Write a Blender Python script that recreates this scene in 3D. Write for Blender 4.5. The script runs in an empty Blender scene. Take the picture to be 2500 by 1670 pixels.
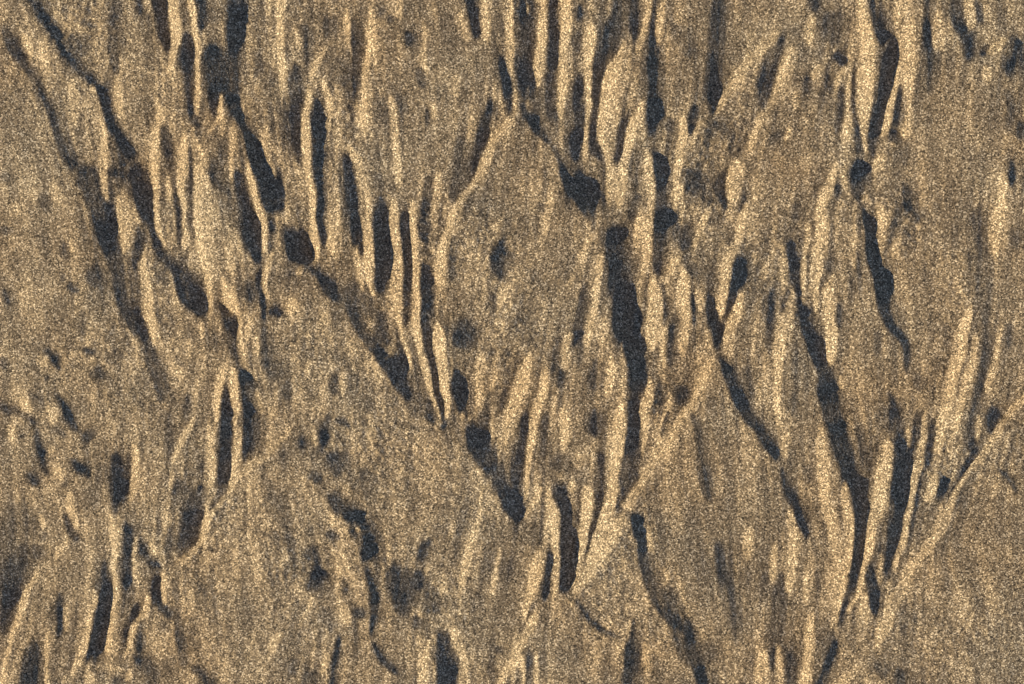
"""Rill-eroded beach sand in low sun, seen from straight above.

The relief is a survey: every slope that the photograph lets one tell apart is a
stroke (slope towards / away from the sun, path and half width in survey units),
the slopes are integrated into one height field, and that field is meshed.
"""
import bpy, math
import numpy as np

# ------------------------------------------------------------------ scale
U = 0.00024                 # metres in one survey unit: the frame is 0.60 m wide
FW, FH = 2500, 1670         # survey frame

# ------------------------------------------------------------------ camera, sky, sun, exposure
SUN_ELEV = math.radians(23)
SUN_SKEW = math.radians(15)      # sun stands to the left and a little towards the viewer's feet
sc = bpy.context.scene
cam = bpy.data.objects.new('camera', bpy.data.cameras.new('camera'))
sc.collection.objects.link(cam)
cam.data.sensor_width = 36.0
cam.data.lens = 60.0
cam.data.clip_start = 0.01
cam.data.clip_end = 2000.0
CAM_H = FW * U * cam.data.lens / cam.data.sensor_width
cam.location = (0, 0, CAM_H)
cam.rotation_euler = (0, 0, 0)
sc.camera = cam

world = bpy.data.worlds.new('World')
sc.world = world
world.use_nodes = True
wn, wl = world.node_tree.nodes, world.node_tree.links
wn.clear()
sky = wn.new('ShaderNodeTexSky')
sky.sky_type = 'NISHITA'
sky.sun_disc = False
sky.sun_elevation = SUN_ELEV
sky.sun_rotation = math.atan2(-math.cos(SUN_SKEW), -math.sin(SUN_SKEW))
bg = wn.new('ShaderNodeBackground')
bg.inputs['Strength'].default_value = 0.05
wo = wn.new('ShaderNodeOutputWorld')
wl.new(sky.outputs[0], bg.inputs[0])
wl.new(bg.outputs[0], wo.inputs[0])

sun = bpy.data.objects.new('sun', bpy.data.lights.new('sun', 'SUN'))
sc.collection.objects.link(sun)
sun.data.energy = 5
sun.data.angle = math.radians(0.55)
sun.data.color = (1.0,.76,.42)
from mathutils import Vector
to_sun = Vector((-math.cos(SUN_SKEW) * math.cos(SUN_ELEV), -math.sin(SUN_SKEW) * math.cos(SUN_ELEV), math.sin(SUN_ELEV)))
sun.rotation_euler = to_sun.to_track_quat('Z', 'Y').to_euler()
sun.location = to_sun * 3

sc.view_settings.view_transform = 'Standard'
sc.view_settings.look = 'None'
sc.view_settings.gamma = 1
sc.view_settings.use_curve_mapping = False
sc.view_settings.exposure = 0.55

# ------------------------------------------------------------------ the survey
STROKES = """
# amp  x,y,halfwidth ...   (millimetre-scale relief survey: + faces the sun, - faces away; Lk/Rk = edge softness)
# --- broad tones first
-.30 525,380,15 520,430,15
-.45 25,1230,40 35,1300,40 30,1370,35 20,1440,28 10,1500,18 4,1560,10
-.40 840,690,35 880,735,35 905,780,20
.20 520,500,35 545,600,38 560,680,25
.22 745,560,25 742,620,22
.15 400,680,40 420,760,40
.25 815,1265,18 820,1275,16
.15 720,900,60 800,1000,50
.15 1290,420,60 1300,520,60
-.20 1230,1500,35 1240,1540,30
.15 1640,1150,50 1680,1250,50
.15 2120,440,25 2150,480,30
-.10 1690,60,50 1690,200,40
.18 2050,540,30 2060,640,30
-.25 2062,970,20 2080,1020,16
-.35 1300,250,22 1335,300,22 1355,340,20
-.50 1690,420,25 1690,470,25 1680,500,20
-.50 1405,410,20 1425,470,22 1445,520,18
-.45 1470,470,14 1480,540,15
.20 580,1300,70 600,1450,70
.15 2350,1400,80 2400,1550,80
# --- top left
-.70 L4 R9 0,54,9 18,90,10 33,129,10 60,168,8 84,192,8 93,222,9 111,261,10 126,300,11 141,345,12 162,384,12 186,425,16
-.75 L4 R8 190,400,18 212,430,27 232,480,28 246,530,26 260,580,24 281,625,19 288,680,14 293,730,14 318,765,18 342,810,17 358,850,16
-.60 L4 R8 350,830,17 362,870,15 378,905,20 388,950,15 390,990,8
-.35 402,1000,13 405,1060,14 408,1120,12
-.85 L4 R9 66,-10,8 98,27,9 115,62,9 135,85,10 168,140,10 188,170,9 228,204,8 252,255,10 268,300,10 288,330,11 306,362,13 322,395,20
-.6 175,80,10 183,110,14 190,140,12
-.95 L5 R6 322,390,18 333,430,22 345,480,18 352,520,12 361,550,11 372,592,11 388,620,10 405,636,8
-.75 L4 R12 388,620,8 420,650,11 433,700,13 450,736,12 480,763,11 505,776,8
-.60 448,665,16 468,700,24 486,735,20 495,765,10
.50 55,80,11 66,110,12 75,145,8
.40 108,80,8 112,130,8 118,190,7
.40 172,185,10 178,260,12 185,315,10
.60 242,285,5 250,325,12 248,380,12 247,420,10 255,470,8
-.60 270,412,12 270,435,12
.40 216,205,6 225,235,6
.55 283,105,8 285,180,11 288,240,11 297,290,9
.12 325,90,25 330,160,28 330,240,20
-.5 282,-5,14 276,60,10 270,120,11 276,190,8
.60 358,-8,7 362,30,5
-.4 335,-8,8 338,35,7
-1 388,-8,14 387,60,13 400,105,9 410,135,5
.95 416,-8,11 423,60,11 430,105,10 423,150,8 417,190,5
-.45 445,-8,9 447,70,8
-1 450,70,9 455,140,14 463,210,11 472,280,10 482,303,12 497,312,8
.95 468,-8,7 478,70,7 488,130,8 487,200,8 484,250,7 482,285,5
-.4 510,-8,14 518,60,16
-.9 488,-8,7 492,30,7 498,80,9
-1 573,-8,16 573,80,14 562,140,14 555,200,12
-.85 512,105,16 530,170,32 540,215,28 532,250,18 518,290,12
1 R3 541,228,3 537,262,5 531,292,5 510,325,4
-1 L4 R6 553,220,13 572,265,14 592,305,12 606,345,11 622,378,13 645,408,22 658,450,28 668,490,30 680,530,24
-.95 L4 R8 690,548,18 712,590,24 735,622,20 752,655,9
-.55 625,560,10 680,560,14
.55 642,300,12 655,365,14 672,440,12
.30 610,140,10 630,240,12
-.45 621,120,8 624,190,8
.78 688,-8,8 686,90,10 692,160,11 697,220,9 703,270,7 708,310,4
-.70 718,150,7 720,230,14 722,300,14 724,370,12 736,410,8
.75 385,230,6 385,290,10 380,340,12 375,400,9 374,440,7 379,500,6 381,540,7 390,575,8 405,600,5
-.55 395,300,8 403,350,14 405,390,12 395,440,7
1 447,315,6 453,345,9 446,400,11 441,460,9 441,520,8 447,580,7 451,620,4
.45 408,425,5 414,490,6 420,550,7 424,600,5
-.40 426,460,5 430,560,6 437,610,5
-.50 465,350,6 466,430,9 465,500,10 466,580,8
.75 481,330,6 490,380,9 490,430,11 483,500,13 483,560,15 492,620,12 502,660,10 510,700,9 513,740,8 516,770,6
.95 545,670,9 556,710,13 566,760,13 575,800,11 580,850,8
.50 566,300,6 570,350,6 567,400,6 568,450,5
-.30 548,330,8 545,400,9
-.40 507,410,7 522,448,8 549,460,7 570,485,7
-.90 580,410,8 585,470,12 600,520,18 612,570,18 620,610,14 632,645,9
-1 L3 R3 637,650,6 634,700,5 638,745,7 640,785,7
-.50 643,795,16 643,870,19 650,905,14
-.80 650,755,8 669,760,12 686,766,8
1 R4 604,385,4 612,420,7 625,465,9 641,520,9 648,580,9 650,620,5
-.30 610,680,18 612,740,17
.60 612,765,5 605,800,7 600,835,6
-1 L5 R3 535,735,7 552,770,11 565,810,8 565,850,6 570,875,6 580,905,5
-.25 525,810,16 535,860,16
.68 347,590,5 345,640,9 350,700,12 358,755,12 368,810,10 378,850,7
-.90 330,545,5 330,600,9 328,660,7
.40 290,450,10 300,510,16 300,560,15 305,620,9
.35 245,440,8 258,490,7
.45 462,825,8 460,855,8 458,885,7
.40 492,785,10 494,830,8
# flat on the far left
-.4 8,420,15 12,445,12
-.7 10,545,12 10,570,10
-.65 230,645,9 228,680,13 232,705,8
-.95 168,692,6 180,703,8 194,714,6
-.6 150,670,5 152,690,5
-.4 150,590,8 160,640,8
.5 172,585,7 175,622,7
-.6 8,705,7 22,745,7
-.95 200,850,6 218,858,8 233,864,6
-.35 197,755,8 192,820,8
.5 210,832,8 216,843,8
-.3 100,470,9 115,520,9
.3 130,440,10 140,500,10
.3 30,490,10 40,530,10
# --- left middle: broken crust
-.75 108,850,6 125,875,8 142,905,7
.35 98,865,14 100,895,12
-.5 8,870,14 6,900,12
-.75 106,918,5 118,923,5
-.75 213,910,8 240,916,9 264,926,7
-.4 66,956,8 100,968,8
.55 45,975,13 66,990,14 82,1005,10
.32 118,985,22 132,1030,22
-.85 136,962,5 158,995,6 168,1030,8 182,1055,10 197,1050,8
-.65 200,1055,14 222,1078,15
-.5 -5,982,8 30,1010,8 70,1020,7 88,1040,8
-1 92,1040,9 90,1085,9 100,1130,8 122,1172,10
-.6 122,1044,7 162,1069,8
.4 28,1035,8 25,1080,8
-.5 48,1060,8 56,1072,8
.5 138,1140,13 150,1172,13
-.85 170,1118,7 195,1150,8 214,1172,8
-.75 62,1150,12 85,1190,14
-.5 148,1180,8 162,1190,8
.35 120,1090,10 130,1110,10
-.3 240,1130,10 245,1190,12
-.9 275,1100,9 275,1170,14 278,1220,12 281,1264,5
-.6 310,1105,10 308,1160,11 304,1204,6
.55 325,1080,8 330,1130,12 325,1180,14 318,1210,10 298,1226,5
.5 170,1195,8 166,1255,9
.90 L3 478,1012,6 462,1045,8 442,1075,6 427,1108,6 417,1138,5
.45 475,920,6 472,980,7 466,1015,6
-.5 454,960,9 447,1032,8
.35 425,880,10 435,930,11
-.4 425,868,5 445,902,6
.95 551,882,4 540,925,9 528,970,9 527,1000,7 533,1038,4
1 562,893,5 575,935,10 577,995,11 577,1055,10 571,1105,10 570,1150,9 560,1190,8 546,1214,5
-.85 551,940,5 552,1010,11 548,1070,14 542,1120,15 538,1180,13 531,1212,9 518,1252,6
-.65 590,890,8 600,940,16 605,1000,18
-.95 604,985,14 608,1040,20 603,1095,16 594,1130,9
.55 508,1010,5 516,1070,8 512,1140,9 508,1200,7
-.30 483,1085,7 484,1150,8
-.5 430,1165,9 436,1220,14 445,1262,16
-.95 487,1180,10 478,1225,20 470,1270,26 455,1318,22 428,1362,12
.4 L2 417,1150,4 414,1190,5
.80 L2 R4 716,1040,5 700,1060,5 675,1088,5 645,1118,5 618,1130,5 594,1151,5 576,1170,5 555,1205,5 534,1232,5 512,1268,6 498,1295,6 484,1338,6 452,1358,6 424,1384,5
.45 585,815,10 592,870,10 622,915,8 630,935,8
.35 622,815,8 627,870,8
-.35 665,905,14 668,930,14
.30 628,950,8 640,1010,8
.30 672,950,8 668,1030,8
.88 508,1215,4 500,1262,5 493,1300,6 484,1332,6
# --- bottom left
-.95 50,1325,13 37,1380,20 31,1430,22 18,1485,14
-.8 78,1330,9 84,1372,12
-.7 110,1300,8 92,1320,8
.35 92,1255,8 100,1292,8
.88 L3 R7 93,1390,6 70,1430,6 48,1488,7 33,1540,7 24,1578,7 14,1620,7 4,1675,7
.45 160,1318,6 148,1340,8 128,1370,8
-1 147,1250,5 156,1288,7 175,1312,7 188,1326,5
.52 172,1205,8 168,1255,9 182,1297,10
-.65 140,1440,6 145,1490,9 146,1530,9 136,1562,6
.35 160,1470,7 163,1540,7
-.55 85,1560,12 75,1610,22 70,1680,25
.60 120,1535,6 112,1600,8 115,1680,10
-.4 184,1590,9 165,1640,9
-.92 250,1365,6 262,1430,12 255,1490,16 243,1540,15 228,1580,15 210,1624,11
.52 235,1430,8 228,1500,8 212,1560,7 195,1610,8 178,1660,8
.68 268,1246,4 272,1290,7 278,1360,9 282,1430,9 278,1500,11 265,1560,12 255,1602,12
.5 289,1275,5 288,1380,5
-.68 302,1265,6 310,1320,12 308,1390,12 303,1442,9
.5 327,1300,5 332,1370,8 325,1425,8
-.78 335,1465,8 325,1510,12 312,1560,10 302,1592,5
.78 362,1440,5 360,1485,8 338,1515,6 318,1560,7 308,1592,6 298,1612,5
-.75 336,1310,5 357,1362,9 385,1382,10 400,1380,7
-.65 R7 386,1390,10 380,1435,12 388,1475,10 408,1495,9 422,1517,8
-.40 432,1520,14 443,1580,16 448,1632,13
-.78 464,1628,8 490,1650,10 514,1675,10
-.4 345,1540,7 340,1592,7
.25 405,1540,12 408,1610,12
-.75 416,1285,7 413,1340,8 408,1372,6
.5 365,1320,9 387,1357,7
.3 402,1240,8 405,1310,6
.78 400,1398,8 397,1440,8 406,1478,6
.25 455,1430,14 465,1510,12
-.35 658,1165,9 672,1220,12 690,1260,10 710,1330,8 725,1392,6
-.65 320,1598,7 355,1620,14 372,1650,18 362,1680,16
-.5 283,1650,8 284,1680,10
.5 226,1640,9 224,1680,10
.5 316,1636,8 308,1665,10
.4 262,1636,6 300,1628,6
.38 658,1582,9 698,1548,9
# --- centre left: plateau with pits
-.72 L3 R9 750,655,7 775,672,9 795,700,14 815,725,14 832,740,9
-.75 L3 R9 843,738,8 862,765,10 880,795,12 905,835,12 925,865,12 950,905,12 975,950,11 995,985,8
-.95 945,868,14 965,890,24 992,900,18
-1 920,755,12 932,805,13 945,845,14
-.55 1030,1015,8 1060,1033,8
-.8 1072,1040,7 1088,1052,7
.7 672,602,7 657,640,7 651,685,7 657,738,6
.7 717,728,12 702,770,10
.5 726,655,10 735,668,10
-.35 715,785,8 715,840,8
.35 785,785,7 800,760,7
.45 757,880,8 750,930,8
-.4 815,905,11 810,970,10
.3 832,905,8 840,970,8
-.35 690,930,10 700,980,10
-.4 735,1065,7 738,1100,8
.4 768,1050,8 768,1090,8
-.72 797,1008,9 788,1055,9 786,1100,9
-.75 815,1035,7 840,1036,9 858,1043,7
-.85 803,1105,14 815,1130,20 826,1165,16
-1 L4 R4 752,1168,6 770,1162,9 792,1170,9
-.78 812,1192,11 825,1235,10 862,1267,8
-.45 885,1140,18 880,1195,20 895,1225,18
.3 850,1112,9 880,1090,9
.35 1183,1178,8 1167,1236,8
.3 900,1000,8 905,1080,8
.3 1010,1080,8 1015,1150,8
-.25 1000,1090,8 1000,1160,9
# pits below
-.92 798,1200,10 820,1237,10 862,1258,9 885,1285,12 897,1325,16 886,1372,13
-.95 795,1298,7 812,1310,9 833,1312,8
-.9 855,1282,7 868,1312,9
.5 873,1285,5 876,1300,5
.45 812,1255,14 822,1280,14
-.6 762,1325,11 760,1372,12
.52 832,1345,15 836,1412,19
-.85 L3 892,1380,9 910,1440,7 912,1500,6 905,1562,5
-.88 L8 795,1395,15 772,1422,16 750,1448,8
-.6 835,1438,8 850,1444,8
-.88 877,1480,10 883,1512,10
-.80 L3 905,1566,6 925,1605,9 955,1636,10 972,1652,6
.42 840,1470,12 850,1525,12
-.88 822,1540,6 815,1610,7 806,1680,7
.52 800,1590,8 785,1652,8
.38 773,1455,7 750,1490,8 733,1535,8
-.35 795,1480,12 800,1540,12
-.4 715,1600,15 705,1650,14
-.5 752,1640,13 750,1675,13
.35 672,1575,10 664,1600,10
-.72 960,1370,12 970,1430,22 978,1480,22 974,1508,12
-.82 1018,1392,12 1000,1442,16
-.72 1056,1312,9 1032,1340,10 1020,1380,10
-.40 1045,1450,28 1050,1500,28
-.6 1016,1505,11 1010,1540,14
-.72 L4 1070,1535,14 1085,1600,20 1102,1680,22
.65 L3 1046,1562,6 1038,1610,10 1032,1680,12
.25 1056,1610,8 1055,1680,12
.35 1112,1270,8 1100,1320,8
.42 1175,1230,8 1158,1305,10 1138,1380,10 1125,1450,9
.55 1105,1515,9 1118,1580,12 1136,1680,12
.35 1080,1400,8 1078,1460,8
.5 1222,1335,6 1205,1410,8 1195,1465,7
-.5 1215,1580,10 1213,1600,10
# --- top centre
-.45 822,130,11 830,180,14 832,215,12
.65 L4 797,106,7 778,135,8 766,165,7 758,200,5
1 758,200,5 752,235,7 747,290,9 744,350,10 746,410,9 753,455,9 762,505,8 767,560,9 768,610,9 771,642,7
.8 786,190,8 800,225,10 812,262,9 806,290,6 797,330,8 796,380,11
.80 L3 R9 798,370,10 797,400,11 790,470,11 794,540,11 808,600,12 816,636,7
.25 825,430,16 822,520,16 825,570,11
-.95 770,235,6 777,290,13 776,360,16 775,430,14 782,500,10 785,560,8 788,602,5
.75 841,18,5 845,60,9 853,110,8 856,162,4
-.42 865,40,12 868,110,14 870,180,14 862,250,13
-.4 798,40,11 800,98,11
.3 815,10,6 816,40,6
-.3 740,60,12 745,140,12
.25 720,60,10 735,130,8
.72 903,10,6 903,80,9 898,125,9 888,165,7 882,215,7 882,260,10 888,300,11 895,338,8
.95 850,350,7 866,385,9 875,430,10 884,460,10 893,510,11 893,560,12 891,610,12 897,655,11 904,695,7 909,732,4
-.92 838,370,9 850,440,18 855,490,18 860,540,16 865,575,13 856,605,7
.6 865,600,5 873,640,7 880,690,8 884,718,5
-.6 877,585,4 881,625,4
.48 955,230,10 963,300,10 968,360,10 972,430,8 975,472,6
-.5 1040,262,6 1046,312,6
.5 1060,252,6 1058,292,7
.5 1037,40,8 1038,130,10 1044,190,8
-.65 993,75,9 996,118,10
-.5 1020,168,7 1031,217,8
-.4 928,18,7 942,32,7
.45 970,-8,8 975,48,8
-.4 953,35,6 955,60,6
.3 925,40,12 928,70,12
.4 1120,20,12 1135,70,10 1148,102,8
.3 1110,180,12 1115,240,12
-.78 1141,-8,12 1157,60,14 1169,98,7
.65 1178,-8,6 1187,45,8 1188,102,9
.85 1245,-8,7 1250,70,9 1256,140,9 1255,195,8 1256,240,8 1258,280,5
-1 L3 1222,125,5 1235,175,10 1240,235,10 1240,292,6
.35 1222,215,8 1226,282,9
-.88 1199,236,7 1195,275,10 1182,310,9 1170,350,10 1158,400,12 1150,432,8
-.48 1125,335,17 1130,390,22 1115,450,20 1100,497,13
.85 960,480,9 960,560,11 963,620,13 966,680,14 972,735,11 978,790,7 985,832,6
-.88 925,470,12 924,540,14 925,600,15 924,660,15 925,722,12
-.35 918,420,11 922,470,11
-.92 987,510,8 989,600,11 990,680,12 993,750,11 992,802,9
1 1006,480,7 1008,560,9 1012,620,9 1015,680,10 1018,740,9 1020,800,9 1036,879,9 1050,940,8 1065,1000,5 1077,1038,3
-.45 1050,420,12 1046,480,12 1035,540,10 1030,592,8
-.88 1036,635,9 1040,720,12 1044,800,11 1052,850,9 1062,900,10 1072,980,9 1081,1037,5
.45 1075,410,8 1069,480,9 1060,540,8
.78 978,805,6 999,879,7 1005,908,5
1 1068,785,7 1072,815,8 1078,880,9 1088,950,8 1088,1028,6
-.65 1120,800,18 1118,850,18
-.92 1105,895,13 1118,980,14 1132,1035,16
.4 1104,865,4 1100,932,4
.4 1122,1005,5 1128,1030,5
.4 1180,855,10 1170,950,12 1175,1012,8
-.4 1200,945,12 1192,1000,14 1180,1060,14
-.6 1232,945,8 1225,1012,8
.4 1216,902,5 1195,962,5
.82 1293,858,11 1272,930,14 1251,1000,9 1237,1060,6 1233,1108,4
-.88 L4 R10 1140,1025,18 1160,1080,22 1185,1115,22 1202,1138,14 1220,1180,18 1243,1222,22 1264,1262,13 1270,1280,6
-.85 1283,1000,7 1272,1070,10 1262,1130,12 1255,1190,14
.88 1335,888,6 1326,925,9 1312,985,10 1300,1040,10 1292,1100,9 1285,1170,6 1281,1228,4
-.52 1333,1000,9 1325,1080,10 1318,1160,14
-.3 1337,1110,16 1333,1165,14
-.5 1120,775,16 1140,820,22 1170,840,18
# arrowhead plateau
.85 L3 R8 1258,287,5 1238,306,6 1215,330,7 1186,375,9 1168,420,7 1150,455,5 1125,485,5 1110,520,6 1095,560,9 1080,610,11 1072,660,11 1066,702,8
-1 1222,588,9 1212,625,17 1215,660,14 1226,684,7
-.35 1210,710,12 1205,762,10
.42 1222,533,6 1195,572,8
.5 1240,690,7 1228,720,8 1220,757,6
.5 1347,450,6 1340,505,9 1327,578,9
-.3 1318,490,8 1316,520,8
-.4 1102,620,5 1098,692,5
-.9 L4 R7 1266,252,8 1285,290,9 1310,312,9 1328,332,9 1346,355,8
-.82 L3 R8 1340,350,6 1362,375,6 1370,420,6 1385,455,7 1412,495,7 1432,525,7 1451,550,6
-.68 1275,-8,16 1278,80,18 1283,150,18 1285,200,18 1285,252,15
.3 1287,8,4 1285,38,4
.9 1330,-8,8 1327,60,8 1321,120,10 1311,180,10 1312,217,7
-1 1351,-8,13 1350,60,13 1347,120,13 1341,180,13
-.75 1341,170,12 1340,250,15 1352,305,13
.9 1378,-8,15 1380,60,13 1375,150,11 1371,210,10 1368,260,8 1368,292,5
.5 1397,105,5 1395,198,5
-1 1413,12,10 1407,60,9
-.5 1408,75,8 1412,132,8
-.82 1415,175,12 1412,240,14 1408,290,14 1403,340,16 1404,395,18
-.25 1389,250,5 1392,322,5
.3 1445,-8,20 1447,40,16
.82 1443,60,13 1444,130,13 1440,190,9 1438,250,7 1434,300,7
.4 1435,295,7 1430,392,6
-.78 1512,-8,9 1508,30,10 1490,60,13 1480,100,16 1468,150,14 1458,190,10 1455,250,8 1452,300,8 1455,392,10
.88 L4 R9 1525,92,4 1508,145,10 1493,190,12 1480,240,14 1476,290,14 1472,330,10 1478,370,8 1490,410,8 1489,460,8 1491,515,7
.42 1502,250,16 1501,320,15 1496,385,11
-.78 1548,-8,10 1550,60,12 1545,105,7
.72 1590,-8,5 1580,50,6 1565,95,7 1551,148,6
-1 1597,-8,7 1592,60,9 1591,120,10 1590,180,10 1590,240,11 1590,300,12 1581,338,11
.6 1613,-8,7 1610,60,7 1605,112,6
-.72 1537,262,7 1520,320,9 1508,370,9 1502,408,6
.95 1565,242,5 1553,300,9 1535,350,10 1520,410,12 1515,460,12 1512,515,9
-.55 1686,115,14 1684,140,16
-.4 1650,60,10 1655,110,10
-.72 1755,-8,16 1748,90,16 1740,150,18 1735,200,22 1742,250,20 1734,288,9
-.85 1702,255,11 1690,300,10 1681,338,7
.92 1672,280,9 1668,340,11 1660,400,12 1650,470,12 1640,524,7
-.6 1640,285,11 1628,324,12
-.88 1600,370,10 1610,420,12 1615,480,16 1615,560,16 1610,620,14 1605,655,12 1613,680,7
.72 1578,362,7 1583,400,8 1585,440,9 1582,490,10
.95 1579,485,11 1572,540,16 1573,590,20 1570,640,14 1558,690,10 1552,740,10 1552,790,9 1556,832,6
-.85 1562,475,9 1550,510,14 1537,542,9
-.97 L6 1495,545,25 1510,600,30 1518,660,30 1521,710,27 1522,770,22 1530,820,16 1537,850,13 1550,880,13 1555,930,14 1552,990,14 1545,1050,14 1538,1110,12 1530,1165,10 1524,1202,5
-.85 1437,425,8 1440,490,8 1451,542,7
.72 L3 R9 1456,560,4 1437,592,6 1416,622,7 1404,655,8 1391,703,8
-.3 1395,615,11 1380,692,12
.68 1466,615,8 1460,680,9 1450,730,9 1440,790,10 1430,848,9
-.55 1432,690,9 1420,760,10 1408,815,10 1401,852,8
.6 1398,812,7 1380,868,8
.35 1476,770,12 1472,850,12
# --- right of centre
.58 1742,492,9 1722,525,10 1705,565,10 1692,608,9
-.85 1690,405,22 1688,450,24 1680,480,16
-.95 1652,545,15 1660,580,19 1676,612,12
-.88 1765,410,12 1758,455,12 1764,490,8 1780,514,8
-.5 1780,535,9 1781,602,10
.62 1805,385,11 1798,415,14 1788,455,14 1790,497,9
-.5 1816,472,6 1804,522,8
.78 1664,622,8 1643,645,7 1632,674,5
.88 1665,645,9 1670,700,12 1668,760,11 1665,830,11 1662,875,8
-.3 1690,635,10 1692,680,8
.72 1597,672,7 1600,720,14 1598,780,16 1590,840,14 1580,864,9
-.62 1616,688,6 1620,740,7 1618,802,6
.5 1625,788,6 1620,842,6 1618,908,6
-.48 1642,765,9 1640,832,10 1636,910,7
.48 1700,705,7 1705,762,8
-.35 1688,715,7 1690,800,7
-.68 1728,715,7 1735,780,10 1745,840,12 1752,868,11
.35 1722,800,7 1728,860,8
.82 1824,485,9 1812,535,8 1803,575,7 1786,612,7 1770,660,9 1762,700,12 1757,745,11 1760,782,5
-.62 1810,612,13 1793,680,16 1778,740,12 1767,788,7
.78 1817,705,7 1795,760,9 1779,805,8 1772,848,4
.45 1868,636,7 1865,682,8
-.52 1882,695,9 1880,760,9 1876,820,9 1872,862,7
-.88 1985,-8,12 1985,30,10
.62 1987,36,9 1975,70,12 1968,112,11
-.55 2030,20,20 2035,70,22 2030,110,18
-.9 2028,128,14 2045,143,14 2072,150,9
.68 1907,70,7 1878,105,10 1848,130,11 1818,165,12 1792,212,12 1766,250,9 1743,288,5
.62 L3 1724,293,5 1705,315,6 1690,340,6 1680,378,5
-.52 1912,82,9 1893,130,16 1880,190,18 1868,240,12 1861,272,5
.68 L4 R9 1930,108,9 1918,160,11 1905,205,10 1890,240,8 1872,268,6 1852,300,8 1838,330,9 1822,372,12
.6 1934,312,6 1907,360,6
-.3 1880,330,16 1915,382,18
.3 1945,222,10 1940,272,9
.48 2007,158,8 1992,198,10
.62 2069,156,7 2050,190,8 2039,226,6
-.38 2028,180,8 2022,228,8
-.38 1978,182,8 1970,232,8
.78 2076,188,4 2075,240,5 2067,300,8 2062,348,7
-.42 2058,198,8 2052,270,10 2045,332,9
-.58 2086,165,6 2090,250,8 2094,330,8 2088,378,10
.9 2110,-8,8 2112,60,14 2117,120,18 2118,190,19 2118,240,17 2115,300,12 2112,350,8 2112,374,4
-.88 2134,-8,12 2148,60,14 2148,118,7
-.85 2176,85,9 2170,160,12 2157,220,16 2145,280,14 2132,335,12 2120,382,10
.78 2190,152,4 2186,210,5 2173,255,5 2166,290,7 2155,342,7
.45 2202,-8,14 2190,62,9
.6 2222,45,10 2214,110,14 2208,180,12 2212,250,14 2210,310,14 2208,352,7
-.62 2194,208,8 2190,270,10 2182,315,11
-.9 2184,318,10 2180,352,14
-.48 2255,-8,12 2262,100,12 2270,170,14 2265,237,11
.42 2295,20,12 2288,132,12
-.58 2330,-8,14 2337,60,14 2355,95,12 2365,125,14 2351,158,9
.48 2367,-8,8 2368,78,7
-.38 2383,5,8 2384,60,8
.3 2410,10,12 2412,60,10
-.5 2416,105,9 2398,142,8
.78 2454,90,7 2432,118,8 2410,136,5
-.97 2490,95,14 2478,140,18 2460,165,20 2442,178,15
.45 2408,162,8 2406,207,8
-.42 2453,212,9 2464,280,10 2455,332,12
-.92 2494,295,10 2485,347,12
-.88 2468,385,8 2470,430,9 2464,458,5
.92 L3 R8 2157,365,7 2135,410,9 2122,440,9 2112,470,7 2104,497,4
-.88 2090,390,14 2095,430,20 2090,465,18 2082,492,7
.78 2049,392,6 2025,440,9 2010,480,9 2000,525,9 1997,580,11 1996,640,11 1995,690,8 1996,772,7
.42 2063,392,5 2060,472,5
-.78 2040,446,8 2040,475,10 2036,493,5
.4 2056,496,7 2050,510,7
-1 L3 R6 2096,492,6 2110,545,8 2122,595,10 2135,650,15 2145,700,16 2150,735,14 2157,760,11 2168,790,10 2188,815,9 2204,835,10 2213,870,9 2214,918,7
.42 2150,505,11 2155,572,8
-.62 2203,445,9 2215,485,10 2212,522,8
-.3 2232,520,17 2230,550,16
.4 2192,570,10 2188,632,8
-.4 2175,538,6 2170,602,6
.62 1975,536,7 1968,582,7 1963,640,7 1962,680,8 1960,718,4
-.4 2012,628,5 2010,702,6
.72 2028,665,8 2024,740,9 2024,790,11 2028,840,11 2032,885,8
-.62 2046,742,8 2044,805,8
-.42 2087,610,6 2095,682,7
.3 2076,610,7 2082,660,7
-.72 1931,575,7 1928,630,10 1932,680,12 1940,705,10 1957,727,5
-.42 1940,495,14 1938,540,14
.42 1908,585,8 1915,660,7 1912,712,6
.65 L4 R9 1928,728,6 1918,775,10 1900,820,10 1887,872,9
-.92 L3 R9 1955,736,7 1965,790,10 1985,840,20 2003,885,20 2018,950,20 2030,1020,20 2045,1080,22 2063,1140,22 2080,1200,22 2092,1260,21 2090,1320,17 2084,1380,14 2074,1440,12 2057,1498,9 2044,1532,7
-.5 2390,490,13 2402,610,10 2398,690,12 2397,760,14 2400,800,12 2410,840,15 2402,895,13 2384,970,12 2368,1036,12 2364,1112,13
.62 2452,415,7 2450,470,8 2440,530,11 2434,590,11 2432,642,8
-.35 2472,550,8 2475,612,8
.82 2370,740,6 2358,805,9 2345,860,9 2330,908,9 2314,984,8 2299,1050,7 2287,1118,6
.58 2384,815,7 2367,905,7 2346,984,7 2329,1064,6
.52 2448,790,6 2435,830,6 2425,905,7 2408,962,6
-.5 2460,785,8 2454,855,8
-.38 2312,785,12 2305,862,12
-.4 2137,810,8 2140,872,8
# lower right
-.88 L5 2164,946,5 2183,985,8 2188,1060,14 2197,1140,22 2200,1215,25 2189,1280,19 2178,1357,12 2167,1422,7
-.85 2244,1000,11 2240,1075,14 2225,1140,14 2211,1202,13
-.45 2246,915,10 2245,960,10
-.82 2286,1015,8 2270,1090,8 2255,1152,7
.62 2262,1005,6 2250,1095,7 2230,1180,7 2214,1250,6 2204,1312,6 2187,1402,5
.62 2281,1155,9 2261,1228,8
-.88 2306,1160,12 2298,1195,12 2287,1228,9
.42 2220,1035,6 2218,1098,6
.85 2167,1070,13 2152,1160,14 2138,1235,11 2122,1320,7 2110,1390,6 2095,1450,5 2074,1503,4
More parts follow.
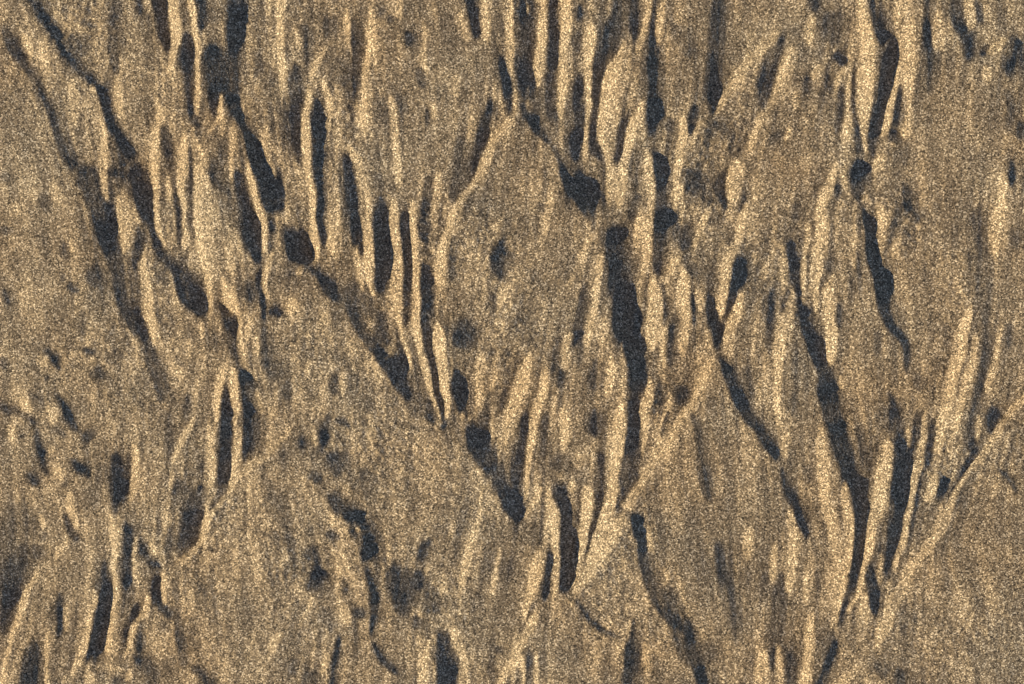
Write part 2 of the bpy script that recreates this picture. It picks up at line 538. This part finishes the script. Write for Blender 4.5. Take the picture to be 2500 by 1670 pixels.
-1 L3 R7 2126,1360,6 2128,1430,14 2132,1480,13 2138,1513,7
.5 2147,1345,7 2152,1432,7
-.4 2095,1035,14 2110,1100,18 2122,1155,13
-.92 2428,990,18 2430,1030,16 2414,1062,9
-.72 2388,1085,11 2372,1125,12 2345,1170,12 2318,1225,12 2304,1262,7
.48 2394,1010,5 2382,1078,5
.68 L2 R5 2505,966,8 2467,1010,6 2435,1052,5 2414,1083,5 2388,1125,5 2356,1162,5 2332,1206,8 2312,1252,9 2288,1305,8 2257,1342,8 2225,1384,9 2190,1460,12 2160,1525,13 2132,1592,9
.35 L3 2312,1252,6 2288,1305,6 2257,1342,6 2225,1384,6 2190,1460,8 2160,1525,9
-.72 2433,1138,4 2462,1168,7 2484,1208,6
-.88 L3 R10 1750,864,5 1778,915,14 1800,960,16 1822,1020,14 1850,1045,12 1875,1085,16 1890,1115,13 1897,1134,6
-.5 1815,895,18 1835,980,13
-.78 L3 1903,1132,6 1915,1175,9 1930,1215,10 1946,1232,11 1957,1265,12 1962,1318,9
-.42 1968,1135,11 1972,1185,10
.68 1910,805,10 1895,905,10 1894,1000,9 1901,1044,5
.38 1857,925,6 1858,992,6
.42 1915,1050,8 1915,1122,8
-.38 1935,950,8 1928,1022,8
.55 1998,1030,12 2005,1115,14 2018,1195,14 2032,1260,12 2042,1310,12 2045,1400,9 2035,1500,8 2029,1545,5
.66 2056,1165,9 2066,1225,9 2072,1340,6 2058,1450,5 2041,1545,4
.72 2025,825,10 2032,892,8
.5 2055,915,7 2058,955,7
-.66 1905,1395,9 1905,1460,11 1900,1515,14 1890,1570,14 1884,1645,10
.46 1833,1285,12 1822,1375,10
.48 1932,1238,9 1936,1300,10 1928,1400,10 1926,1462,8
.46 1892,1325,7 1888,1442,6
-.36 1868,1400,10 1860,1482,10
.88 1986,1495,5 1975,1580,10 1964,1680,10
.36 1973,1395,7 1970,1482,6
-.36 2000,1390,6 2002,1450,6
-.97 2046,1552,6 2030,1600,9 2012,1645,9 1998,1680,9
.56 1865,1585,10 1858,1680,10
.52 1905,1570,6 1900,1680,7
-.42 1930,1585,8 1928,1680,8
.36 2100,1512,10 2115,1450,8
.68 L3 R10 2102,1618,5 2068,1652,6 2045,1680,7
.22 2105,1650,16 2105,1680,20
-.38 2133,1610,7 2162,1655,12
-.5 2192,1630,10 2192,1680,10
# lobe right of the deep V
.65 L3 R3 1328,1185,4 1310,1213,4 1295,1243,4 1278,1275,4
-.25 1310,1280,13 1290,1335,13
.78 L4 1340,1190,6 1343,1230,10 1355,1300,9 1360,1380,8 1358,1440,9 1350,1472,6
-.68 1348,1340,7 1335,1400,9 1330,1440,10 1328,1478,7
.97 1322,1332,5 1310,1390,12 1300,1440,12 1285,1480,8 1271,1524,5
-.45 1301,1472,4 1279,1518,4
1 1315,1488,5 1290,1525,9 1270,1575,9 1250,1615,8 1224,1675,7
.82 1272,1588,5 1278,1680,7
.72 1306,1585,5 1311,1680,6
-.5 1291,1575,6 1295,1680,9
-.5 1264,1625,4 1266,1680,4
-.6 1365,1105,15 1362,1152,13
-.87 L4 1364,1165,13 1370,1215,12 1378,1275,11 1388,1330,11 1382,1400,12 1371,1454,9
-.6 1370,900,8 1364,948,8
.42 1386,845,8 1377,902,8
.66 1370,995,10 1378,1060,10 1371,1104,8
-.92 1452,990,15 1445,1040,16 1451,1074,11
-.5 1450,870,9 1450,955,15
-.76 1461,1100,8 1472,1150,9 1475,1200,9 1468,1245,10 1452,1292,10 1437,1348,6
.5 1395,1170,9 1400,1200,10
.78 1428,1180,12 1430,1225,16 1425,1300,12 1411,1374,7
.3 1415,1100,14 1420,1150,12
.62 1493,865,9 1490,910,10 1480,972,9
.97 1527,980,8 1510,1050,12 1508,1110,12 1500,1180,12 1485,1235,10 1472,1280,10 1450,1340,7 1430,1378,4
-.62 1530,1055,6 1524,1150,10 1516,1225,9
.72 1584,925,8 1577,990,8 1572,1060,6 1566,1118,4
.62 1636,955,8 1615,1050,9 1589,1118,7
-.52 1604,935,9 1594,1014,9
-.62 1662,940,12 1654,988,10
-.62 1552,1155,9 1544,1192,8
-.4 1630,1000,5 1608,1070,5
.88 L3 R7 1743,866,4 1720,915,9 1693,963,7 1667,1010,6 1641,1057,6 1615,1104,6 1588,1136,6 1562,1173,6 1538,1216,7 1520,1247,7
1 L3 R9 1522,1245,6 1494,1295,12 1462,1347,12 1431,1400,12 1394,1449,8
-.52 1679,1002,7 1700,1040,9 1708,1075,9 1716,1140,12 1727,1225,11
-.74 L3 1537,1242,6 1552,1285,9 1566,1340,10 1574,1400,12 1592,1445,12 1620,1495,10 1648,1520,11 1668,1552,12
-.42 1610,1440,16 1645,1490,17
-.97 L4 1684,1505,12 1675,1555,13 1690,1610,14 1716,1675,16
-.6 1715,1565,19 1736,1625,20
.25 1662,1610,12 1680,1660,14
-.68 L3 1403,1466,4 1436,1504,7 1473,1541,6 1512,1553,5
-.82 L3 1541,1505,5 1538,1560,12 1538,1620,14 1534,1680,14
.5 1537,1512,4 1525,1562,4
.42 1390,1465,8 1388,1482,8
-.58 1752,1320,11 1770,1415,12 1793,1480,10 1797,1540,9 1801,1584,5
.4 1614,1385,8 1632,1427,6
.36 1578,1275,7 1588,1352,7
.3 1480,1500,8 1484,1535,8
-.35 1600,1600,12 1605,1670,12
.3 1580,1560,10 1585,1650,10
"""

STEP = 2.0                  # survey grid
EDGE = 40                   # strokes run this far over the frame
PAD = 520                   # mapped ground around the frame
rng = np.random.default_rng(7)


def sig(v):
    return 1.0 / (1.0 + np.exp(-np.clip(v, -30, 30)))


def smooth(v):
    v = np.clip(v, 0, 1)
    return v * v * (3 - 2 * v)


def paint():
    nx, ny = int((FW + 2 * EDGE) / STEP) + 1, int((FH + 2 * EDGE) / STEP) + 1
    s = np.zeros((ny, nx))
    flow = np.zeros((2, ny, nx))
    flow[1] = .12
    jobs = []
    wob_x, wob_y = blur_noise(ny, nx, 18, 18) * 2.0, blur_noise(ny, nx, 18, 18) * 2.0
    wob_x += blur_noise(ny, nx, 5, 7) * 0.7
    for line in STROKES.strip().splitlines():
        line = line.strip()
        if not line or line[0] == '#':
            continue
        tok = line.split()
        amp, sl, sr, pts = float(tok[0]), None, None, []
        for t in tok[1:]:
            if t[0] == 'L':
                sl = float(t[1:])
            elif t[0] == 'R':
                sr = float(t[1:])
            else:
                pts.append([float(v) for v in t.split(',')])
        p = np.array(pts)
        # round the corners of the path
        for _ in range(2):
            q = [p[0]]
            for a, b in zip(p[:-1], p[1:]):
                q += [a * .75 + b * .25, a * .25 + b * .75]
            q.append(p[-1])
            p = np.array(q)
        wm = p[:, 2].max()
        m = max(wm * 3.2 + 24, 90)
        x0, x1 = p[:, 0].min() - m, p[:, 0].max() + m
        y0, y1 = p[:, 1].min() - m, p[:, 1].max() + m
        i0, i1 = max(0, int((x0 + EDGE) / STEP)), min(nx, int((x1 + EDGE) / STEP) + 1)
        j0, j1 = max(0, int((y0 + EDGE) / STEP)), min(ny, int((y1 + EDGE) / STEP) + 1)
        if i1 <= i0 or j1 <= j0:
            continue
        X, Y = np.meshgrid(np.arange(i0, i1) * STEP - EDGE, np.arange(j0, j1) * STEP - EDGE)
        X = X + wob_x[j0:j1, i0:i1]
        Y = Y + wob_y[j0:j1, i0:i1]
        seg = p[1:, :2] - p[:-1, :2]
        L = np.hypot(seg[:, 0], seg[:, 1])
        cum = np.concatenate([[0], np.cumsum(L)])
        best = np.full(X.shape, 1e9)
        D, W, T = np.zeros_like(best), np.zeros_like(best), np.zeros_like(best)
        for k in range(len(seg)):
            if L[k] < 1e-6:
                continue
            ax, ay = p[k, 0], p[k, 1]
            t = np.clip(((X - ax) * seg[k, 0] + (Y - ay) * seg[k, 1]) / L[k] ** 2, 0, 1)
            dx, dy = X - ax - t * seg[k, 0], Y - ay - t * seg[k, 1]
            dd = np.hypot(dx, dy)
            sgn = np.sign((X - ax) * seg[k, 1] - (Y - ay) * seg[k, 0]) * (1 if seg[k, 1] >= 0 else -1)
            c = dd < best
            best[c] = dd[c]
            D[c] = (dd * sgn)[c]
            W[c] = (p[k, 2] + t * (p[k + 1, 2] - p[k, 2]))[c]
            T[c] = (cum[k] + t * L[k])[c]
        # the way the water ran, for the fine streaks
        run = p[-1, :2] - p[0, :2]
        if run[1] < 0:
            run = -run
        run /= np.hypot(*run) + 1e-9
        if run[1] > .88:
            g = np.exp(-(best / 55) ** 2)
            flow[0, j0:j1, i0:i1] += g * run[0]
            flow[1, j0:j1, i0:i1] += g * run[1]
        jobs.append((slice(j0, j1), slice(i0, i1), amp, sl, sr, p, cum, best, D, W, T))
    for q in range(2):
        flow[q] = blur(flow[q], 30)
    flow /= np.hypot(*flow)
    fray = streaks(flow, 3.5, 110) * .6 + streaks(flow, 8, 160) * .5
    for J, I, amp, sl, sr, p, cum, best, D, W, T in jobs:
        fade = max(8.0, min(.33 * cum[-1], 44.0))
        end = np.ones_like(T)
        if not (p[0, 1] < 0 or p[0, 1] > FH or p[0, 0] < 0 or p[0, 0] > FW):
            end = end * np.clip(T / fade, 0, 1) ** .6
        if not (p[-1, 1] < 0 or p[-1, 1] > FH or p[-1, 0] < 0 or p[-1, 0] > FW):
            end = end * np.clip((cum[-1] - T) / fade, 0, 1) ** .6
        if amp < 0:
            amp = max(-1.0, amp * 1.15)
            D = D - W * .2
            W = W * 1.2
        else:
            amp = min(1.15, amp * 1.2)
        W = W * (.25 + .75 * end)
        SL = sl if sl else np.maximum(3.0, W * (.40 if amp < 0 else .45))
        SR = sr if sr else np.maximum(3.0, W * (.75 if amp < 0 else .45))
        # ragged, streaky margins except where the bank is sharp
        D = D + fray[J, I] * np.minimum(W * .30, 6) * (.35 if sl and sl < 4 else 1)
        f = sig((D + W) / SL * 1.6) * sig((W - D) / SR * 1.6)
        f = np.clip(f * 1.15, 0, 1) * smooth(end * 1.6) * (1 - smooth((best - 2.4 * W - 8) / 20))
        s[J, I] = s[J, I] * (1 - f) + amp * f
    return s, flow


def blur(a, sx, sy=None):
    sy = sy or sx
    ny, nx = a.shape
    ky = np.fft.fftfreq(ny)[:, None] * 2 * np.pi / STEP
    kx = np.fft.rfftfreq(nx)[None, :] * 2 * np.pi / STEP
    return np.fft.irfft2(np.fft.rfft2(a) * np.exp(-.5 * ((kx * sx) ** 2 + (ky * sy) ** 2)), s=(ny, nx))


def streaks(flow, width, length):
    """unit-variance noise drawn out along the flow"""
    ny, nx = flow.shape[1:]
    n = blur_noise(ny, nx, width, width)
    acc = n.copy()
    j, i = np.mgrid[0:ny, 0:nx].astype(np.float32)
    for d in (1, -1):
        x, y = i.copy(), j.copy()
        for k in range(int(length / STEP / 2)):
            a, b = np.clip(y, 0, ny - 1).astype(np.int32), np.clip(x, 0, nx - 1).astype(np.int32)
            x += d * 2 * flow[0][a, b]
            y += d * 2 * flow[1][a, b]
            acc += n[np.clip(y, 0, ny - 1).astype(np.int32), np.clip(x, 0, nx - 1).astype(np.int32)] * (1 - k * STEP * 2 / length)
    return (acc - acc.mean()) / acc.std()


def blur_noise(ny, nx, sx, sy):
    """unit-variance noise smoothed by sx, sy survey units"""
    n = np.fft.rfft2(rng.standard_normal((ny, nx)))
    ky = np.fft.fftfreq(ny)[:, None] * 2 * np.pi / STEP
    kx = np.fft.rfftfreq(nx)[None, :] * 2 * np.pi / STEP
    n = np.fft.irfft2(n * np.exp(-.5 * ((kx * sx) ** 2 + (ky * sy) ** 2)), s=(ny, nx))
    return n / n.std()


def relief():
    core, flow = paint()
    # slopes too small to survey one by one: flow streaks, soft bumps, rough patches
    ny, nx = core.shape
    busy = np.clip(blur(np.abs(core), 34, 50) * 2.2, 0, 1)
    flat = 1 - .5 * np.clip(np.abs(core), 0, 1)
    rough = np.clip(.5 + .5 * blur_noise(ny, nx, 60, 80), .1, 2)
    core = core + flat * ((.05 + .13 * busy) * streaks(flow, 3.0, 90) + (.03 + .10 * busy) * streaks(flow, 7, 150)
                          + .07 * blur_noise(ny, nx, 12, 20) + .12 * rough * blur_noise(ny, nx, 2.4, 3))
    k = int((PAD - EDGE) / STEP)
    s = np.pad(core, k, mode='reflect')
    ny, nx = s.shape
    q = np.clip(-s, 0, 1)
    s = np.where(s > 0, np.clip(s, 0, 1.15) * 1.1, -.385 * (1 - (1 - q) ** 1.5) - .035 * smooth((q - .75) / .25))
    ky = np.fft.fftfreq(ny)[:, None] * 2 * np.pi / STEP
    kx = np.fft.rfftfreq(nx)[None, :] * 2 * np.pi / STEP
    ku = kx * math.cos(SUN_SKEW) - ky * math.sin(SUN_SKEW)     # away from the sun (survey y runs down)
    kv = kx * math.sin(SUN_SKEW) + ky * math.cos(SUN_SKEW)
    mu = (1 / 300.0) ** 2
    S = np.fft.rfft2(s)
    H = -1j * ku * S / (ku ** 2 + .05 * kv ** 2 + mu)
    return np.fft.irfft2(H, s=(ny, nx))


HGT = relief()


def height(X, Y):
    """bilinear height in survey units; fades out far from the frame"""
    gx = np.clip((X + PAD) / STEP, 0, HGT.shape[1] - 1.001)
    gy = np.clip((Y + PAD) / STEP, 0, HGT.shape[0] - 1.001)
    i, j = gx.astype(int), gy.astype(int)
    fx, fy = gx - i, gy - j
    h = (HGT[j, i] * (1 - fx) * (1 - fy) + HGT[j, i + 1] * fx * (1 - fy)
         + HGT[j + 1, i] * (1 - fx) * fy + HGT[j + 1, i + 1] * fx * fy)
    return h


def axis(n_in, size):
    step = size / n_in
    a = np.arange(n_in + 1) * step
    out, g, d = [], step, 0.0
    for k in range(118):
        g *= 1.035 if k < 96 else 1.5
        d += g
        out.append(d)
    out = np.array(out)
    return np.concatenate([-out[::-1], a, size + out])


gx, gy = axis(1136, FW), axis(759, FH)
X, Y = np.meshgrid(gx, gy)
Z = height(X, Y)
away = np.maximum(np.maximum(-X, X - FW), np.maximum(-Y, Y - FH))
Z *= 1 - smooth((away - 300) / 220)
# grains: every grid point sits a fraction of a grain higher or lower
near = 1 - smooth(away / 1500)
Z += rng.standard_normal(Z.shape) * .13 * near
PX, PY, PZ = (X - FW / 2) * U, (FH / 2 - Y) * U, Z * U
PZ -= (Z[(away < 0)].mean()) * U

# ------------------------------------------------------------------ material: sand, grain by grain


def sand_material():
    m = bpy.data.materials.new('sand')
    m.use_nodes = True
    nt = m.node_tree
    N, Lk = nt.nodes, nt.links
    b = N['Principled BSDF']
    tc = N.new('ShaderNodeTexCoord')
    vor = N.new('ShaderNodeTexVoronoi')
    vor.inputs['Scale'].default_value = 1 / (2.6 * U)
    Lk.new(tc.outputs['Object'], vor.inputs['Vector'])
    sep = N.new('ShaderNodeSeparateColor')
    Lk.new(vor.outputs['Color'], sep.inputs[0])
    ramp = N.new('ShaderNodeValToRGB')
    cr = ramp.color_ramp
    stops = [(0,(.03,.027,.025)),(.15,(.09,.08,.07)),(.32,(.18,.155,.125)),(.68,(.29,.25,.20)),(.85,(.47,.415,.34)),(1,(.85,.80,.71))]
    while len(cr.elements) < len(stops):
        cr.elements.new(.5)
    for e, (p, c) in zip(cr.elements, stops):
        e.position = p
        e.color = (*c, 1)
    Lk.new(sep.outputs[0], ramp.inputs[0])
    # mineral drift: slow change between paler quartz and browner sand
    n2 = N.new('ShaderNodeTexNoise')
    n2.inputs['Scale'].default_value = 14
    n2.inputs['Detail'].default_value = 5
    Lk.new(tc.outputs['Object'], n2.inputs['Vector'])
    mix = N.new('ShaderNodeMix')
    mix.data_type = 'RGBA'
    mix.blend_type = 'MULTIPLY'
    mr = N.new('ShaderNodeMapRange')
    mr.inputs[1].default_value, mr.inputs[2].default_value = .35, .7
    mr.inputs[3].default_value, mr.inputs[4].default_value = 0, .6
    Lk.new(n2.outputs['Fac'], mr.inputs[0])
    Lk.new(mr.outputs[0], mix.inputs[0])
    Lk.new(ramp.outputs[0], mix.inputs[6])
    mix.inputs[7].default_value = (.93, .80, .66, 1)
    Lk.new(mix.outputs[2], b.inputs['Base Color'])
    b.inputs['Roughness'].default_value = .72
    b.inputs['Specular IOR Level'].default_value = .3
    bump = N.new('ShaderNodeBump')
    bump.inputs['Strength'].default_value = .15
    bump.inputs['Distance'].default_value = 1.6 * U
    v2 = N.new('ShaderNodeTexVoronoi')
    v2.inputs['Scale'].default_value = 1 / (2.6 * U)
    Lk.new(tc.outputs['Object'], v2.inputs['Vector'])
    inv = N.new('ShaderNodeMath')
    inv.operation = 'SUBTRACT'
    inv.inputs[0].default_value = 1
    Lk.new(v2.outputs['Distance'], inv.inputs[1])
    Lk.new(inv.outputs[0], bump.inputs['Height'])
    Lk.new(bump.outputs[0], b.inputs['Normal'])
    return m


SAND = sand_material()

# ------------------------------------------------------------------ meshing


def grid_mesh(name, sel):
    """mesh of the grid cells where sel is True"""
    ny, nx = PZ.shape
    jj, ii = np.nonzero(sel)
    base = jj * nx + ii
    quads = np.stack([base + nx, base + nx + 1, base + 1, base], 1)
    used, inv = np.unique(quads, return_inverse=True)
    inv = inv.reshape(-1).astype(np.int32)
    co = np.stack([PX.ravel()[used], PY.ravel()[used], PZ.ravel()[used]], 1).astype(np.float32)
    me = bpy.data.meshes.new(name)
    me.vertices.add(len(co))
    me.vertices.foreach_set('co', co.ravel())
    n = len(quads)
    me.loops.add(n * 4)
    me.loops.foreach_set('vertex_index', inv)
    me.polygons.add(n)
    me.polygons.foreach_set('loop_start', np.arange(0, n * 4, 4, dtype=np.int32))
    me.polygons.foreach_set('use_smooth', np.ones(n, dtype=bool))
    me.materials.append(SAND)
    me.update(calc_edges=True)
    return me


# lobes of the sand sheet that stand clear of the rills, outlined along their banks
LOBES = [
    ('arrowhead shaped sand lobe with a small dark pit, in the middle', [(1258, 285), (1150, 455), (1095, 560), (1066, 702), (1150, 760), (1300, 780), (1400, 700), (1455, 555), (1370, 420), (1328, 335)]),
    ('broad smooth sand lobe filling the bottom right corner', [(2505, 966), (2435, 1052), (2356, 1162), (2312, 1252), (2225, 1384), (2160, 1525), (2132, 1592), (2200, 1680), (2505, 1680)]),
    ('tall pointed sand lobe with a bright straight left bank', [(1743, 864), (1667, 1010), (1562, 1173), (1520, 1247), (1566, 1340), (1592, 1445), (1670, 1552), (1760, 1560), (1790, 1480), (1900, 1300), (1897, 1134), (1822, 1020)]),
    ('wide smooth sand lobe beside the row of pits', [(716, 1040), (594, 1151), (512, 1268), (424, 1384), (400, 1440), (430, 1520), (520, 1660), (700, 1660), (760, 1440), (790, 1200), (760, 1080)]),
    ('large dimpled sand flat along the left edge', [(-5, 60), (84, 192), (141, 345), (206, 480), (261, 610), (291, 745), (345, 870), (390, 970), (330, 1080), (-5, 940)]),
    ('low sand lobe with branching bright left bank at the bottom edge', [(1394, 1455), (1436, 1504), (1512, 1553), (1535, 1680), (1225, 1680), (1313, 1490)]),
]
cx, cy = np.meshgrid((gx[1:] + gx[:-1]) / 2, (gy[1:] + gy[:-1]) / 2)


def inside(poly):
    r = np.zeros(cx.shape, bool)
    for (xa, ya), (xb, yb) in zip(poly, poly[1:] + poly[:1]):
        if ya != yb:
            r ^= ((ya > cy) != (yb > cy)) & (cx < (xb - xa) * (cy - ya) / (yb - ya) + xa)
    return r


rest = np.ones(cx.shape, bool)
pieces = []
for text, poly in LOBES:
    m = inside(poly) & rest
    rest &= ~m
    pieces.append((text, m))
ground = bpy.data.objects.new('ground', grid_mesh('ground', rest))
sc.collection.objects.link(ground)
ground['kind'] = 'structure'
ground['label'] = 'golden beach sand carved by rills into pointed overlapping lobes'
for text, m in pieces:
    o = bpy.data.objects.new('sand_lobe', grid_mesh('sand_lobe', m))
    sc.collection.objects.link(o)
    o.parent = ground
    o['label'] = text
